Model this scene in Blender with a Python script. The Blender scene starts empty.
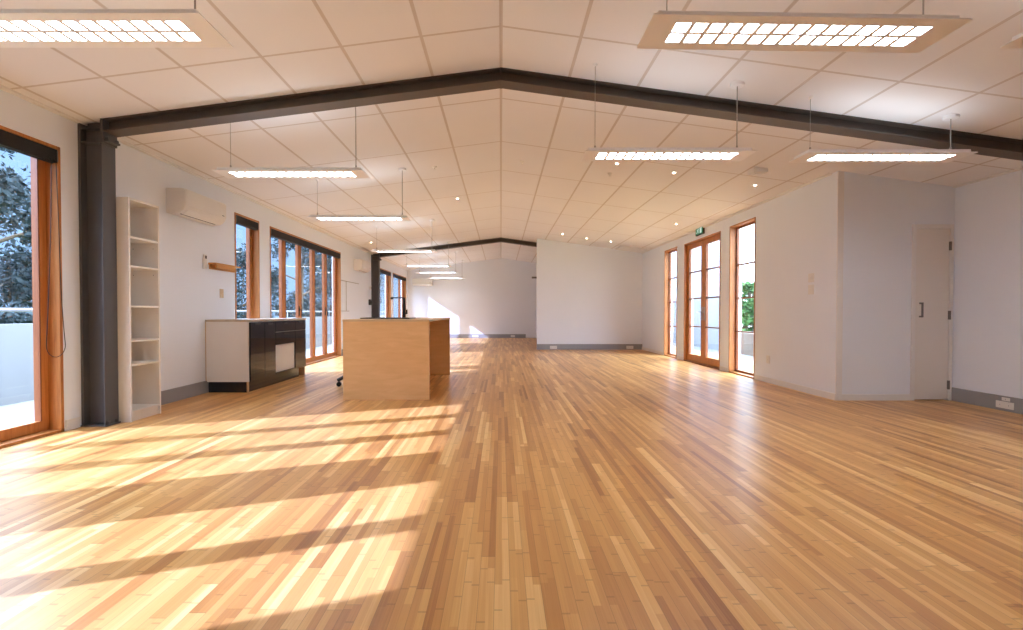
import bpy, bmesh, math, random
from mathutils import Vector, Matrix

S = bpy.context.scene
COL = S.collection
random.seed(7)

# ------------------------------------------------------------------ helpers
ORIGIN = {}


class MB:
    """collects shapes (world coordinates) and links them as ONE mesh object"""

    def __init__(self):
        self.bm = bmesh.new()

    def box(self, x0, x1, y0, y1, z0, z1):
        bm = self.bm
        v = [bm.verts.new((x, y, z)) for x in (x0, x1) for y in (y0, y1) for z in (z0, z1)]
        for f in ((0, 1, 3, 2), (4, 6, 7, 5), (0, 4, 5, 1), (2, 3, 7, 6), (0, 2, 6, 4), (1, 5, 7, 3)):
            bm.faces.new([v[i] for i in f])
        return self

    def prism(self, pts, axis, a, b):
        """extrude a closed 2D outline along an axis (0 x, 1 y, 2 z) from a to b"""
        def mk(p, t):
            c = list(p)
            c.insert(axis, t)
            return self.bm.verts.new(c)
        A = [mk(p, a) for p in pts]
        B = [mk(p, b) for p in pts]
        n = len(pts)
        for i in range(n):
            self.bm.faces.new((A[i], A[(i + 1) % n], B[(i + 1) % n], B[i]))
        self.bm.faces.new(A[::-1])
        self.bm.faces.new(B)
        return self

    def tube(self, pts, r, n=8, r2=None):
        pts = [Vector(p) for p in pts]
        rings = []
        m = len(pts)
        prev = None
        for i, p in enumerate(pts):
            d = (pts[min(i + 1, m - 1)] - pts[max(i - 1, 0)]).normalized()
            if prev is None:
                u = d.orthogonal().normalized()
            else:
                u = (prev - d * prev.dot(d))
                u = u.normalized() if u.length > 1e-6 else d.orthogonal().normalized()
            prev = u
            w = d.cross(u)
            rr = r if r2 is None else r + (r2 - r) * i / max(1, m - 1)
            rings.append([self.bm.verts.new(p + (u * math.cos(2 * math.pi * k / n) + w * math.sin(2 * math.pi * k / n)) * rr) for k in range(n)])
        for i in range(m - 1):
            for k in range(n):
                self.bm.faces.new((rings[i][k], rings[i][(k + 1) % n], rings[i + 1][(k + 1) % n], rings[i + 1][k]))
        self.bm.faces.new(rings[0][::-1])
        self.bm.faces.new(rings[-1])
        return self

    def lathe(self, cx, cy, prof, n=20):
        """prof: list of (r, z); revolved about a vertical axis"""
        rings = []
        for r, z in prof:
            rings.append([self.bm.verts.new((cx + r * math.cos(2 * math.pi * k / n), cy + r * math.sin(2 * math.pi * k / n), z)) for k in range(n)])
        for i in range(len(prof) - 1):
            for k in range(n):
                self.bm.faces.new((rings[i][k], rings[i][(k + 1) % n], rings[i + 1][(k + 1) % n], rings[i + 1][k]))
        self.bm.faces.new(rings[0][::-1])
        self.bm.faces.new(rings[-1])
        return self

    def build(self, name, mat, parent=None, bevel=0.0, smooth=False, base=None):
        bm = self.bm
        bmesh.ops.recalc_face_normals(bm, faces=bm.faces)
        off = Vector(base) if base else Vector((0, 0, 0))
        if parent is not None:
            off = ORIGIN[parent.name]
        if off.length:
            bmesh.ops.translate(bm, verts=bm.verts, vec=-off)
        me = bpy.data.meshes.new(name)
        bm.to_mesh(me)
        bm.free()
        me.materials.append(mat)
        if smooth:
            for p in me.polygons:
                p.use_smooth = True
        o = bpy.data.objects.new(name, me)
        COL.objects.link(o)
        if parent is not None:
            o.parent = parent
        else:
            o.location = off
        ORIGIN[o.name] = off
        if bevel:
            b = o.modifiers.new('bevel', 'BEVEL')
            b.width = bevel
            b.segments = 2
            b.limit_method = 'ANGLE'
        return o


def tag(o, label=None, cat=None, group=None, kind=None):
    if label:
        o['label'] = label
    if cat:
        o['category'] = cat
    if group:
        o['group'] = group
    if kind:
        o['kind'] = kind
    return o


def empty(name, loc, label=None, cat=None, group=None, kind=None):
    o = bpy.data.objects.new(name, None)
    COL.objects.link(o)
    o.location = loc
    o.empty_display_size = 0.1
    ORIGIN[o.name] = Vector(loc)
    return tag(o, label, cat, group, kind)


def linked(name, mesh, parent):
    o = bpy.data.objects.new(name, mesh)
    COL.objects.link(o)
    o.parent = parent
    ORIGIN[o.name] = ORIGIN[parent.name]
    return o


# ------------------------------------------------------------------ materials
def newmat(name):
    m = bpy.data.materials.new(name)
    m.use_nodes = True
    nt = m.node_tree
    for n in list(nt.nodes):
        nt.nodes.remove(n)
    out = nt.nodes.new('ShaderNodeOutputMaterial')
    return m, nt, out


def principled(nt, out, col=(0.8, 0.8, 0.8), rough=0.5, metal=0.0, spec=0.5):
    b = nt.nodes.new('ShaderNodeBsdfPrincipled')
    b.inputs['Base Color'].default_value = (*col, 1)
    b.inputs['Roughness'].default_value = rough
    b.inputs['Metallic'].default_value = metal
    b.inputs['Specular IOR Level'].default_value = spec
    nt.links.new(b.outputs[0], out.inputs[0])
    return b


def plain(name, col, rough=0.5, metal=0.0, spec=0.5, var=0.05, scale=6.0, bump=0.0):
    m, nt, out = newmat(name)
    b = principled(nt, out, col, rough, metal, spec)
    tc = nt.nodes.new('ShaderNodeTexCoord')
    nz = nt.nodes.new('ShaderNodeTexNoise')
    nz.inputs['Scale'].default_value = scale
    nz.inputs['Detail'].default_value = 4
    nt.links.new(tc.outputs['Object'], nz.inputs['Vector'])
    mx = nt.nodes.new('ShaderNodeMixRGB')
    mx.inputs[1].default_value = (*[c * (1 - var) for c in col], 1)
    mx.inputs[2].default_value = (*[min(1, c * (1 + var)) for c in col], 1)
    nt.links.new(nz.outputs[0], mx.inputs[0])
    nt.links.new(mx.outputs[0], b.inputs['Base Color'])
    if bump:
        bp = nt.nodes.new('ShaderNodeBump')
        bp.inputs['Strength'].default_value = bump
        nz2 = nt.nodes.new('ShaderNodeTexNoise')
        nz2.inputs['Scale'].default_value = scale * 30
        nt.links.new(tc.outputs['Object'], nz2.inputs['Vector'])
        nt.links.new(nz2.outputs[0], bp.inputs['Height'])
        nt.links.new(bp.outputs[0], b.inputs['Normal'])
    return m


def wood(name, c1, c2, rough=0.4, stretch=(8, 8, 0.6), spec=0.5):
    m, nt, out = newmat(name)
    b = principled(nt, out, c1, rough, 0, spec)
    tc = nt.nodes.new('ShaderNodeTexCoord')
    mp = nt.nodes.new('ShaderNodeMapping')
    mp.inputs['Scale'].default_value = stretch
    nz = nt.nodes.new('ShaderNodeTexNoise')
    nz.inputs['Scale'].default_value = 3.0
    nz.inputs['Detail'].default_value = 6
    nz.inputs['Roughness'].default_value = 0.65
    nz.inputs['Distortion'].default_value = 0.6
    cr = nt.nodes.new('ShaderNodeValToRGB')
    cr.color_ramp.elements[0].position = 0.3
    cr.color_ramp.elements[0].color = (*c1, 1)
    cr.color_ramp.elements[1].position = 0.7
    cr.color_ramp.elements[1].color = (*c2, 1)
    L = nt.links.new
    L(tc.outputs['Object'], mp.inputs[0])
    L(mp.outputs[0], nz.inputs[0])
    L(nz.outputs[0], cr.inputs[0])
    L(cr.outputs[0], b.inputs['Base Color'])
    return m


def emitter(name, col, strength):
    m, nt, out = newmat(name)
    e = nt.nodes.new('ShaderNodeEmission')
    e.inputs[0].default_value = (*col, 1)
    e.inputs[1].default_value = strength
    nt.links.new(e.outputs[0], out.inputs[0])
    return m


def glass_mat():
    m, nt, out = newmat('window_glass')
    t = nt.nodes.new('ShaderNodeBsdfTransparent')
    t.inputs[0].default_value = (0.93, 0.965, 0.985, 1)
    g = nt.nodes.new('ShaderNodeBsdfGlossy')
    g.inputs['Roughness'].default_value = 0.02
    lw = nt.nodes.new('ShaderNodeLayerWeight')
    lw.inputs[0].default_value = 0.5
    pw = nt.nodes.new('ShaderNodeMath')
    pw.operation = 'POWER'
    pw.inputs[1].default_value = 5.0
    nt.links.new(lw.outputs['Facing'], pw.inputs[0])
    ma = nt.nodes.new('ShaderNodeMath')
    ma.operation = 'MULTIPLY_ADD'
    ma.inputs[1].default_value = 0.7
    ma.inputs[2].default_value = 0.03
    nt.links.new(pw.outputs[0], ma.inputs[0])
    mx = nt.nodes.new('ShaderNodeMixShader')
    nt.links.new(ma.outputs[0], mx.inputs[0])
    nt.links.new(t.outputs[0], mx.inputs[1])
    nt.links.new(g.outputs[0], mx.inputs[2])
    nt.links.new(mx.outputs[0], out.inputs[0])
    return m


def floor_mat():
    """narrow bamboo strips running down the room, random tone per strip, butt joints"""
    m, nt, out = newmat('bamboo_floor')
    b = principled(nt, out, (0.5, 0.3, 0.12), 0.3, 0, 0.5)
    N = nt.nodes.new
    L = nt.links.new

    def math_(op, a, bb=None, c=None):
        n = N('ShaderNodeMath')
        n.operation = op
        for i, v in enumerate((a, bb, c)):
            if v is None:
                continue
            if isinstance(v, (int, float)):
                n.inputs[i].default_value = v
            else:
                L(v, n.inputs[i])
        return n.outputs[0]

    tc = N('ShaderNodeTexCoord')
    sp = N('ShaderNodeSeparateXYZ')
    L(tc.outputs['Object'], sp.inputs[0])
    X, Y = sp.outputs[0], sp.outputs[1]

    def cell(w, length, seed):
        u = math_('DIVIDE', math_('ADD', X, 50.0 + seed), w)
        row = math_('FLOOR', u)
        wn = N('ShaderNodeTexWhiteNoise')
        wn.noise_dimensions = '1D'
        L(row, wn.inputs['W'])
        v = math_('ADD', math_('DIVIDE', Y, length), math_('MULTIPLY', wn.outputs[0], 17.0))
        colm = math_('FLOOR', v)
        cb = N('ShaderNodeCombineXYZ')
        L(row, cb.inputs[0])
        L(colm, cb.inputs[1])
        cb.inputs[2].default_value = seed
        w2 = N('ShaderNodeTexWhiteNoise')
        w2.noise_dimensions = '3D'
        L(cb.outputs[0], w2.inputs[0])
        return u, v, w2.outputs[0], w2.outputs[1]

    u1, v1, r1, rc1 = cell(0.057, 1.15, 0.013)
    u2, v2, r2, rc2 = cell(0.0285, 0.93, 0.013)

    # fine fibre along the strip
    cbf = N('ShaderNodeCombineXYZ')
    L(math_('MULTIPLY', X, 160.0), cbf.inputs[0])
    L(math_('MULTIPLY', Y, 2.5), cbf.inputs[1])
    L(math_('MULTIPLY', r1, 40.0), cbf.inputs[2])
    nz = N('ShaderNodeTexNoise')
    nz.inputs['Scale'].default_value = 1.0
    nz.inputs['Detail'].default_value = 3
    L(cbf.outputs[0], nz.inputs[0])
    # broad tone
    nzb = N('ShaderNodeTexNoise')
    nzb.inputs['Scale'].default_value = 0.5
    L(tc.outputs['Object'], nzb.inputs[0])

    t = math_('ADD', math_('MULTIPLY', r1, 0.62), math_('MULTIPLY', r2, 0.42))
    t = math_('ADD', t, math_('MULTIPLY', math_('SUBTRACT', nz.outputs[0], 0.5), 0.35))
    t = math_('ADD', t, math_('MULTIPLY', math_('SUBTRACT', nzb.outputs[0], 0.5), 0.15))
    t = math_('ADD', t, -0.02)
    cr = N('ShaderNodeValToRGB')
    e = cr.color_ramp.elements
    e[0].position = 0.0
    e[0].color = FLOOR_RAMP[0]
    e[1].position = 1.0
    e[1].color = FLOOR_RAMP[3]
    a = e.new(0.3)
    a.color = FLOOR_RAMP[1]
    a = e.new(0.7)
    a.color = FLOOR_RAMP[2]
    L(t, cr.inputs[0])
    # bamboo nodes: short darker dashes across a strip
    fu = math_('FRACT', u2)
    vn = math_('FRACT', math_('ADD', math_('MULTIPLY', Y, 3.1), math_('MULTIPLY', r2, 9.0)))
    dash = math_('MULTIPLY', math_('LESS_THAN', vn, 0.026), math_('GREATER_THAN', r2, 0.25))
    # seams
    f1 = math_('FRACT', u1)
    edge = math_('LESS_THAN', math_('MINIMUM', f1, math_('SUBTRACT', 1.0, f1)), 0.014)
    fv = math_('FRACT', v1)
    edge2 = math_('LESS_THAN', fv, 0.0025)
    dark = math_('MAXIMUM', math_('MULTIPLY', math_('MAXIMUM', edge, edge2), 0.45), math_('MULTIPLY', dash, 0.30))
    mx = N('ShaderNodeMixRGB')
    mx.inputs[2].default_value = (0.13, 0.05, 0.015, 1)
    L(dark, mx.inputs[0])
    L(cr.outputs[0], mx.inputs[1])
    L(mx.outputs[0], b.inputs['Base Color'])
    rg = math_('ADD', 0.27, math_('MULTIPLY', nz.outputs[0], 0.10))
    L(rg, b.inputs['Roughness'])
    bp = N('ShaderNodeBump')
    bp.inputs['Strength'].default_value = 0.12
    bp.inputs['Distance'].default_value = 0.002
    L(math_('SUBTRACT', math_('MULTIPLY', nz.outputs[0], 0.4), math_('MAXIMUM', edge, edge2)), bp.inputs['Height'])
    L(bp.outputs[0], b.inputs['Normal'])
    return m


def ceiling_mat():
    """600 x 1200 panels with tan joint strips"""
    m, nt, out = newmat('ceiling_panels')
    b = principled(nt, out, (0.8, 0.75, 0.7), 0.75, 0, 0.2)
    N = nt.nodes.new
    L = nt.links.new

    def math_(op, a, bb=None):
        n = N('ShaderNodeMath')
        n.operation = op
        for i, v in enumerate((a, bb)):
            if v is None:
                continue
            if isinstance(v, (int, float)):
                n.inputs[i].default_value = v
            else:
                L(v, n.inputs[i])
        return n.outputs[0]

    tc = N('ShaderNodeTexCoord')
    sp = N('ShaderNodeSeparateXYZ')
    L(tc.outputs['Object'], sp.inputs[0])
    ax = math_('ABSOLUTE', sp.outputs[0])
    fx = math_('FRACT', math_('ADD', math_('DIVIDE', ax, 0.6), 0.5))
    lx = math_('LESS_THAN', math_('ABSOLUTE', math_('SUBTRACT', fx, 0.5)), 0.021)
    fy = math_('FRACT', math_('ADD', math_('DIVIDE', math_('SUBTRACT', sp.outputs[1], 3.60 - 12.0), 1.2), 0.5))
    ly = math_('LESS_THAN', math_('ABSOLUTE', math_('SUBTRACT', fy, 0.5)), 0.0085)
    ln = math_('MAXIMUM', lx, ly)
    nz = N('ShaderNodeTexNoise')
    nz.inputs['Scale'].default_value = 1.3
    L(tc.outputs['Object'], nz.inputs[0])
    cr = N('ShaderNodeValToRGB')
    cr.color_ramp.elements[0].color = (0.84, 0.825, 0.835, 1)
    cr.color_ramp.elements[1].color = (0.885, 0.875, 0.885, 1)
    L(nz.outputs[0], cr.inputs[0])
    mx = N('ShaderNodeMixRGB')
    mx.inputs[2].default_value = (0.66, 0.60, 0.56, 1)
    L(ln, mx.inputs[0])
    L(cr.outputs[0], mx.inputs[1])
    L(mx.outputs[0], b.inputs['Base Color'])
    bp = N('ShaderNodeBump')
    bp.inputs['Strength'].default_value = 0.4
    bp.inputs['Distance'].default_value = 0.004
    bp.invert = True
    L(ln, bp.inputs['Height'])
    L(bp.outputs[0], b.inputs['Normal'])
    return m


FLOOR_RAMP = [(0.33, 0.125, 0.034, 1), (0.53, 0.245, 0.070, 1), (0.68, 0.365, 0.118, 1), (0.84, 0.55, 0.23, 1)]

M_wall = plain('wall_paint', (0.84, 0.875, 0.945), 0.6, 0, 0.3, 0.015, 2.0)
M_floor = floor_mat()
M_ceil = ceiling_mat()
M_trimw = plain('white_trim_paint', (0.82, 0.80, 0.79), 0.45, 0, 0.4, 0.02)
M_skirt = plain('grey_skirting', (0.33, 0.33, 0.345), 0.5, 0, 0.4, 0.04)
M_steel = plain('charcoal_steel', (0.088, 0.086, 0.094), 0.5, 0, 0.5, 0.12, 5.0)
M_beam = plain('brown_black_steel', (0.090, 0.068, 0.055), 0.45, 0, 0.5, 0.12, 5.0)
M_cedar = wood('oiled_cedar', (0.40, 0.135, 0.030), (0.58, 0.24, 0.070), 0.38, (14, 14, 0.8))
M_cedard = wood('dark_cedar', (0.19, 0.055, 0.016), (0.28, 0.09, 0.025), 0.4, (14, 14, 0.8))
M_glass = glass_mat()
M_black = plain('black_plastic', (0.012, 0.012, 0.013), 0.4, 0, 0.5, 0.1)
M_blind = plain('black_blind_fabric', (0.022, 0.020, 0.020), 0.65, 0, 0.3, 0.1, 40)
M_gloss = plain('gloss_black_lacquer', (0.018, 0.018, 0.024), 0.03, 0, 0.6, 0.05)
M_white = plain('white_melamine', (0.80, 0.765, 0.73), 0.4, 0, 0.4, 0.015)
M_plast = plain('white_plastic', (0.80, 0.78, 0.76), 0.35, 0, 0.45, 0.01)
M_dkgap = plain('dark_vent_gap', (0.05, 0.045, 0.045), 0.6)
M_birch = wood('birch_plywood', (0.72, 0.42, 0.18), (0.82, 0.51, 0.245), 0.42, (0.9, 0.9, 5))
M_edge = wood('plywood_edge', (0.55, 0.36, 0.19), (0.66, 0.46, 0.27), 0.5, (2, 2, 40))
M_top = wood('pale_worktop', (0.50, 0.40, 0.30), (0.60, 0.49, 0.38), 0.35, (2, 10, 2))
M_pine = wood('orange_pine', (0.55, 0.24, 0.06), (0.66, 0.32, 0.09), 0.4, (6, 0.8, 6))
M_metal = plain('brushed_metal', (0.45, 0.44, 0.43), 0.35, 0.9, 0.5, 0.05)
M_hinge = plain('dull_hinge_metal', (0.22, 0.21, 0.20), 0.4, 0.7, 0.5, 0.05)
M_lamp = plain('lamp_white_enamel', (0.92, 0.92, 0.95), 0.4, 0, 0.4, 0.01)
M_wire = plain('steel_wire', (0.36, 0.34, 0.32), 0.4, 0.5)
M_tube = emitter('fluorescent_tubes', (0.92, 0.985, 1.06), 8.5)
M_up = emitter('uplight_opal', (0.92, 0.985, 1.06), 1.1)
M_halo = emitter('halogen_spot', (1.0, 0.86, 0.66), 16.0)
M_deck = plain('pale_terrace_paving', (0.19, 0.185, 0.17), 0.7, 0, 0.3, 0.06, 3)
M_render = plain('white_render', (0.25, 0.262, 0.27), 0.8, 0, 0.2, 0.03, 3, 0.05)
M_parapet = plain('pale_parapet_render', (0.17, 0.165, 0.145), 0.8, 0, 0.2, 0.03, 3, 0.05)
M_tan = plain('tan_render', (0.20, 0.16, 0.125), 0.8, 0, 0.2, 0.05, 3, 0.05)
M_grass = plain('lawn_green', (0.10, 0.14, 0.05), 0.9, 0, 0.1, 0.3, 2)
M_bark = plain('tree_bark', (0.12, 0.085, 0.06), 0.85, 0, 0.2, 0.25, 10)
M_ivory = plain('ivory_plastic', (0.66, 0.50, 0.33), 0.4, 0, 0.4, 0.02)
M_green = emitter('exit_green_panel', (0.03, 0.10, 0.05), 0.45)
M_exitw = emitter('exit_white_symbol', (0.80, 0.9, 0.78), 0.22)


def leaf_mat(name, c):
    m, nt, out = newmat(name)
    b = principled(nt, out, c, 0.85, 0, 0.1)
    tc = nt.nodes.new('ShaderNodeTexCoord')
    nz = nt.nodes.new('ShaderNodeTexNoise')
    nz.inputs['Scale'].default_value = 1.7
    cr = nt.nodes.new('ShaderNodeValToRGB')
    cr.color_ramp.elements[0].position = 0.3
    cr.color_ramp.elements[0].color = (*[v * 0.6 for v in c], 1)
    cr.color_ramp.elements[1].position = 0.7
    cr.color_ramp.elements[1].color = (*[v * 1.5 for v in c], 1)
    nt.links.new(tc.outputs['Object'], nz.inputs[0])
    nt.links.new(nz.outputs[0], cr.inputs[0])
    nt.links.new(cr.outputs[0], b.inputs['Base Color'])
    return m


M_leaf = leaf_mat('evergreen_leaf', (0.020, 0.029, 0.032))
M_leaf2 = leaf_mat('bright_leaf', (0.10, 0.20, 0.07))

# ------------------------------------------------------------------ room numbers
XL, XR, XRR = -3.72, 3.85, 5.19
YB, YC, YP, YF = -3.0, 5.45, 12.95, 18.85
RIDGE, SL, SR = 3.16, 0.127, 0.138


def ceil_z(x):
    return RIDGE + (SL * x if x < 0 else -SR * x)


def struct(o, label=None):
    return tag(o, label, None, None, 'structure')


# floor
struct(MB().box(XL - 0.02, XRR + 0.02, YB - 0.1, YF + 0.1, -0.12, 0).build('floor', M_floor), 'strip bamboo floor running the length of the hall')

# ceiling: gabled slab, one mesh
mb = MB()
for xr_, ya, yb in ((XRR + 0.2, YB - 0.15, YC + 0.12), (XR + 0.22, YC + 0.12, YF + 0.2)):
    zl, zr = ceil_z(XL - 0.22), ceil_z(xr_)
    mb.prism([(XL - 0.22, zl), (0, RIDGE), (xr_, zr), (xr_, zr + 0.15), (0, RIDGE + 0.15), (XL - 0.22, zl + 0.15)], 1, ya, yb)
struct(mb.build('ceiling', M_ceil), 'gabled pale panel ceiling with tan joints')


def sidewall(name, x0, x1, y0, y1, openings, xin, label):
    """wall with full height openings (a, b, head), its top following the ceiling"""
    mb = MB()
    top = ceil_z(xin) + 0.01
    y = y0
    for a, b, h in sorted(openings):
        mb.box(x0, x1, y, a, -0.05, top)
        mb.box(x0, x1, a, b, h, top)
        y = b
    mb.box(x0, x1, y, y1, -0.05, top)
    return struct(mb.build(name, M_wall), label)


HEAD = 2.40
OPEN_L = [(0.28, 1.63, HEAD), (2.03, 4.025, HEAD), (6.65, 7.32, 2.41), (7.66, 11.03, HEAD), (14.55, 16.05, 2.38), (16.36, 18.60, 2.38)]
sidewall('wall_left', XL - 0.2, XL, YB, YF, OPEN_L, XL, 'white side wall with cedar doors to the terrace')
OPEN_R = [(7.20, 8.01, 2.455), (8.345, 9.99, 2.44), (10.39, 11.19, 2.455)]
sidewall('wall_right', XR, XR + 0.2, YC + 0.1, YF, OPEN_R, XR, 'white side wall with three tall cedar openings')
sidewall('wall_right_near', XRR, XRR + 0.15, YB, YC + 0.1, [], XRR, 'plain white wall nearest on the right')


def crosswall(name, x0, x1, y0, y1, label, holes=()):
    xs = sorted(set([x0, x1] + [v for v in (0.0,) if x0 < v < x1]))
    mb = MB()
    pts = [(x0, -0.05), (x1, -0.05)] + [(x, ceil_z(x) + 0.01) for x in reversed(xs)]
    mb.prism(pts, 1, y0, y1)
    return struct(mb.build(name, M_wall), label)


crosswall('wall_far', XL, XR, YF, YF + 0.12, 'far white gable end wall')
crosswall('wall_partition', 0.98, XR, YP, YP + 0.1, 'white partition wall closing the right half of the hall')
crosswall('wall_back', XL, XRR, YB - 0.12, YB, 'white wall behind the viewpoint')
# cupboard wall with a door hole
mb = MB()
DX0, DX1, DH = 4.745, 5.135, 1.975
mb.prism([(XR, -0.05), (DX0, -0.05), (DX0, DH), (DX1, DH), (DX1, -0.05), (XRR, -0.05), (XRR, ceil_z(XRR) + 0.01), (XR, ceil_z(XR) + 0.01)], 1, YC, YC + 0.1)
mb.box(DX0 - 0.05, DX1 + 0.04, YC + 0.1, YC + 0.12, -0.05, DH + 0.1)
struct(mb.build('wall_cupboard', M_wall), 'short white wall holding the narrow cupboard door')
struct(MB().box(XR - 0.006, XR + 0.062, YC - 0.012, YC, 0, ceil_z(XR) - 0.012).build('trim_1', M_trimw), 'white corner board on the outer corner')

# baseboards
struct(MB().box(XL, XL + 0.018, 4.38, 6.65, 0, 0.15).build('baseboard_left', M_skirt), 'grey skirting duct on the left wall')
struct(MB().box(XL, XL + 0.018, 11.06, 14.5, 0, 0.15).build('baseboard_left_far', M_skirt))
struct(MB().box(XL, XL + 0.014, 1.66, 2.0, 0, 0.09).box(XL, XL + 0.014, 4.04, 4.17, 0, 0.09).build('baseboard_left_near', M_trimw), 'low white skirting beside the near door')
struct(MB().box(XL, 0.98, YF - 0.02, YF, 0, 0.15).build('baseboard_far', M_skirt), 'grey skirting under the far gable wall')
struct(MB().box(0.98, XR, YP - 0.02, YP, 0, 0.15).build('baseboard_partition', M_skirt), 'grey skirting under the partition wall')
struct(MB().box(XRR - 0.02, XRR, YB, YC, 0, 0.15).build('baseboard_right_near', M_skirt), 'grey skirting duct on the near right wall')
mb = MB()
for a, b in ((YC - 0.012, 7.18), (8.03, 8.325), (10.01, 10.37), (11.21, YP)):
    mb.box(XR - 0.014, XR, a, b, 0, 0.075)
struct(mb.build('baseboard_right', M_trimw), 'low white skirting along the window wall')
struct(MB().box(XR + 0.062, 4.70, YC - 0.014, YC, 0, 0.07).build('baseboard_cupboard', M_trimw), 'low white skirting beside the cupboard door')
# cornice along the left and right eaves
for nm, x0, x1, ya, yb in (('trim_2', XL, XL + 0.035, YB, YF), ('trim_3', XR - 0.035, XR, YC + 0.1, YP)):
    za, zb = ceil_z(x0), ceil_z(x1)
    struct(MB().prism([(x0, za - 0.018), (x1, zb - 0.018), (x1, zb + 0.003), (x0, za + 0.003)], 1, ya, yb).build(nm, M_ceil if False else M_trimw))
struct(MB().prism([(XRR - 0.03, ceil_z(XRR - 0.03) - 0.012), (XRR, ceil_z(XRR) - 0.012), (XRR, ceil_z(XRR)), (XRR - 0.03, ceil_z(XRR - 0.03))], 1, YB, YC).build('trim_4', M_trimw))

# ------------------------------------------------------------------ steel portal frames
def portal(y, col_label, beam_label, xr):
    yn, yf = y - 0.08, y + 0.068
    yw0, yw1 = y - 0.018, y - 0.006
    xb = XL + 0.012
    xf = -3.508
    zt = ceil_z(xf) - 0.012
    c = empty('steel_column', (xb, y, 0))
    struct(c, col_label)
    MB().box(xb - 0.01, xb + 0.012, yn, yf, 0.012, zt).build('back_flange', M_steel, c)
    MB().box(xf - 0.012, xf, yn, yf, 0.012, zt).build('front_flange', M_steel, c)
    MB().box(xb + 0.012, xf - 0.012, yw0, yw1, 0.012, zt).build('web', M_steel, c)
    MB().box(xb - 0.01, xf + 0.02, yn - 0.01, yf, 0, 0.012).build('base_plate', M_steel, c)
    for dz in (0.005, -0.115):
        MB().box(xb + 0.012, xf - 0.012, yn + 0.005, yw0, zt - 0.08 + dz, zt - 0.07 + dz).build('stiffener', M_steel, c)
    for yy in (yn + 0.03, yf - 0.03):
        MB().tube([(xf + 0.008, yy, 0.012), (xf + 0.008, yy, 0.04)], 0.012, 6).build('anchor_bolt', M_steel, c)
    # rafter beam
    b = empty('steel_beam', (0, y, RIDGE))
    struct(b, beam_label)
    d, tf = 0.115, 0.012

    def strip(x0, x1, y0, y1, o0, o1):
        """strip under the ceiling between offsets o0 (upper) and o1 (lower)"""
        xs = [x0] + ([0.0] if x0 < 0 < x1 else []) + [x1]
        up = [(x, ceil_z(x) - o0) for x in xs]
        lo = [(x, ceil_z(x) - o1) for x in reversed(xs)]
        return MB().prism(up + lo, 1, y0, y1)

    strip(xf, xr, yn, yf, 0.002, tf).build('top_flange', M_beam, b)
    strip(xf, xr, yw0, yw1, tf, d - tf).build('web', M_beam, b)
    strip(xf, xr, yn, yf, d - tf, d).build('bottom_flange', M_beam, b)
    MB().box(-0.006, 0.006, yn - 0.002, yf, RIDGE - d - 0.004, RIDGE - 0.004).build('ridge_plate', M_beam, b)
    # end plate with bolts against the column
    MB().box(xf, xf + 0.018, yn - 0.012, yf, zt - d - 0.085, zt + 0.006).build('end_plate', M_steel, b)
    MB().box(xf + 0.018, xf + 0.062, yn + 0.0, yf - 0.02, zt - d - 0.070, zt - d - 0.052).build('haunch', M_steel, b)
    for yy in (yn + 0.025, yf - 0.03):
        MB().tube([(xf + 0.018, yy, zt - d - 0.038), (xf + 0.048, yy, zt - d - 0.038)], 0.013, 6).build('bolt', M_steel, b)


portal(4.276, 'near charcoal steel column standing beside the white bookcase', 'near dark steel roof beam crossing the whole ceiling', XRR)
portal(13.72, 'far charcoal steel column past the wooden island', 'far dark steel roof beam above the island end', XR)

# ------------------------------------------------------------------ left openings
def left_opening(name, y0, y1, head, n, label, handles=(), cuts=None):
    r = empty(name, (XL, (y0 + y1) / 2, 0))
    struct(r, label)
    t = 0.026
    # lining boards
    xo = XL - 0.146
    xi = XL + 0.006
    MB().box(xo, xi, y0, y0 + t, 0, head).build('jamb', M_cedar, r)
    MB().box(xo, xi, y1 - t, y1, 0, head).build('jamb', M_cedar, r)
    MB().box(xo, xi, y0, y1, head - t, head).build('head', M_cedar, r)
    MB().box(xo, xi, y0, y1, 0.0, 0.022).build('sill', M_cedar, r)
    ys = cuts or [y0 + t + (y1 - y0 - 2 * t) * i / n for i in range(n + 1)]
    xa, xb = -3.862, -3.816
    st, br = 0.064, 0.085
    for i in range(n):
        a, b = ys[i] + 0.002, ys[i + 1] - 0.002
        m = MB()
        m.box(xa, xb, a, a + st, 0.024, head - t - 0.002)
        m.box(xa, xb, b - st, b, 0.024, head - t - 0.002)
        m.box(xa, xb, a + st, b - st, 0.024, 0.024 + br)
        m.box(xa, xb, a + st, b - st, head - t - 0.024, head - t - 0.002)
        leaf = m.build('leaf' if n > 1 else 'sash', M_cedar, r)
        # beads round the glass
        g = MB()
        for (p, q) in ((a + st, a + st + 0.012), (b - st - 0.012, b - st)):
            g.box(xa - 0.003, xb + 0.004, p, q, 0.024 + br, head - t - 0.024)
        g.build('glazing_bead', M_cedard, leaf)
        MB().box(-3.842, -3.836, a + st, b - st, 0.024 + br, head - t - 0.024).build('glass', M_glass, leaf)
        if i in handles:
            MB().box(xb, xb + 0.012, b - 0.045, b - 0.018, 0.95, 1.13).tube([(xb + 0.012, b - 0.03, 1.06), (xb + 0.05, b - 0.03, 1.06), (xb + 0.05, b - 0.03, 0.95)], 0.009).build('handle', M_black, leaf)
    return r


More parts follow.
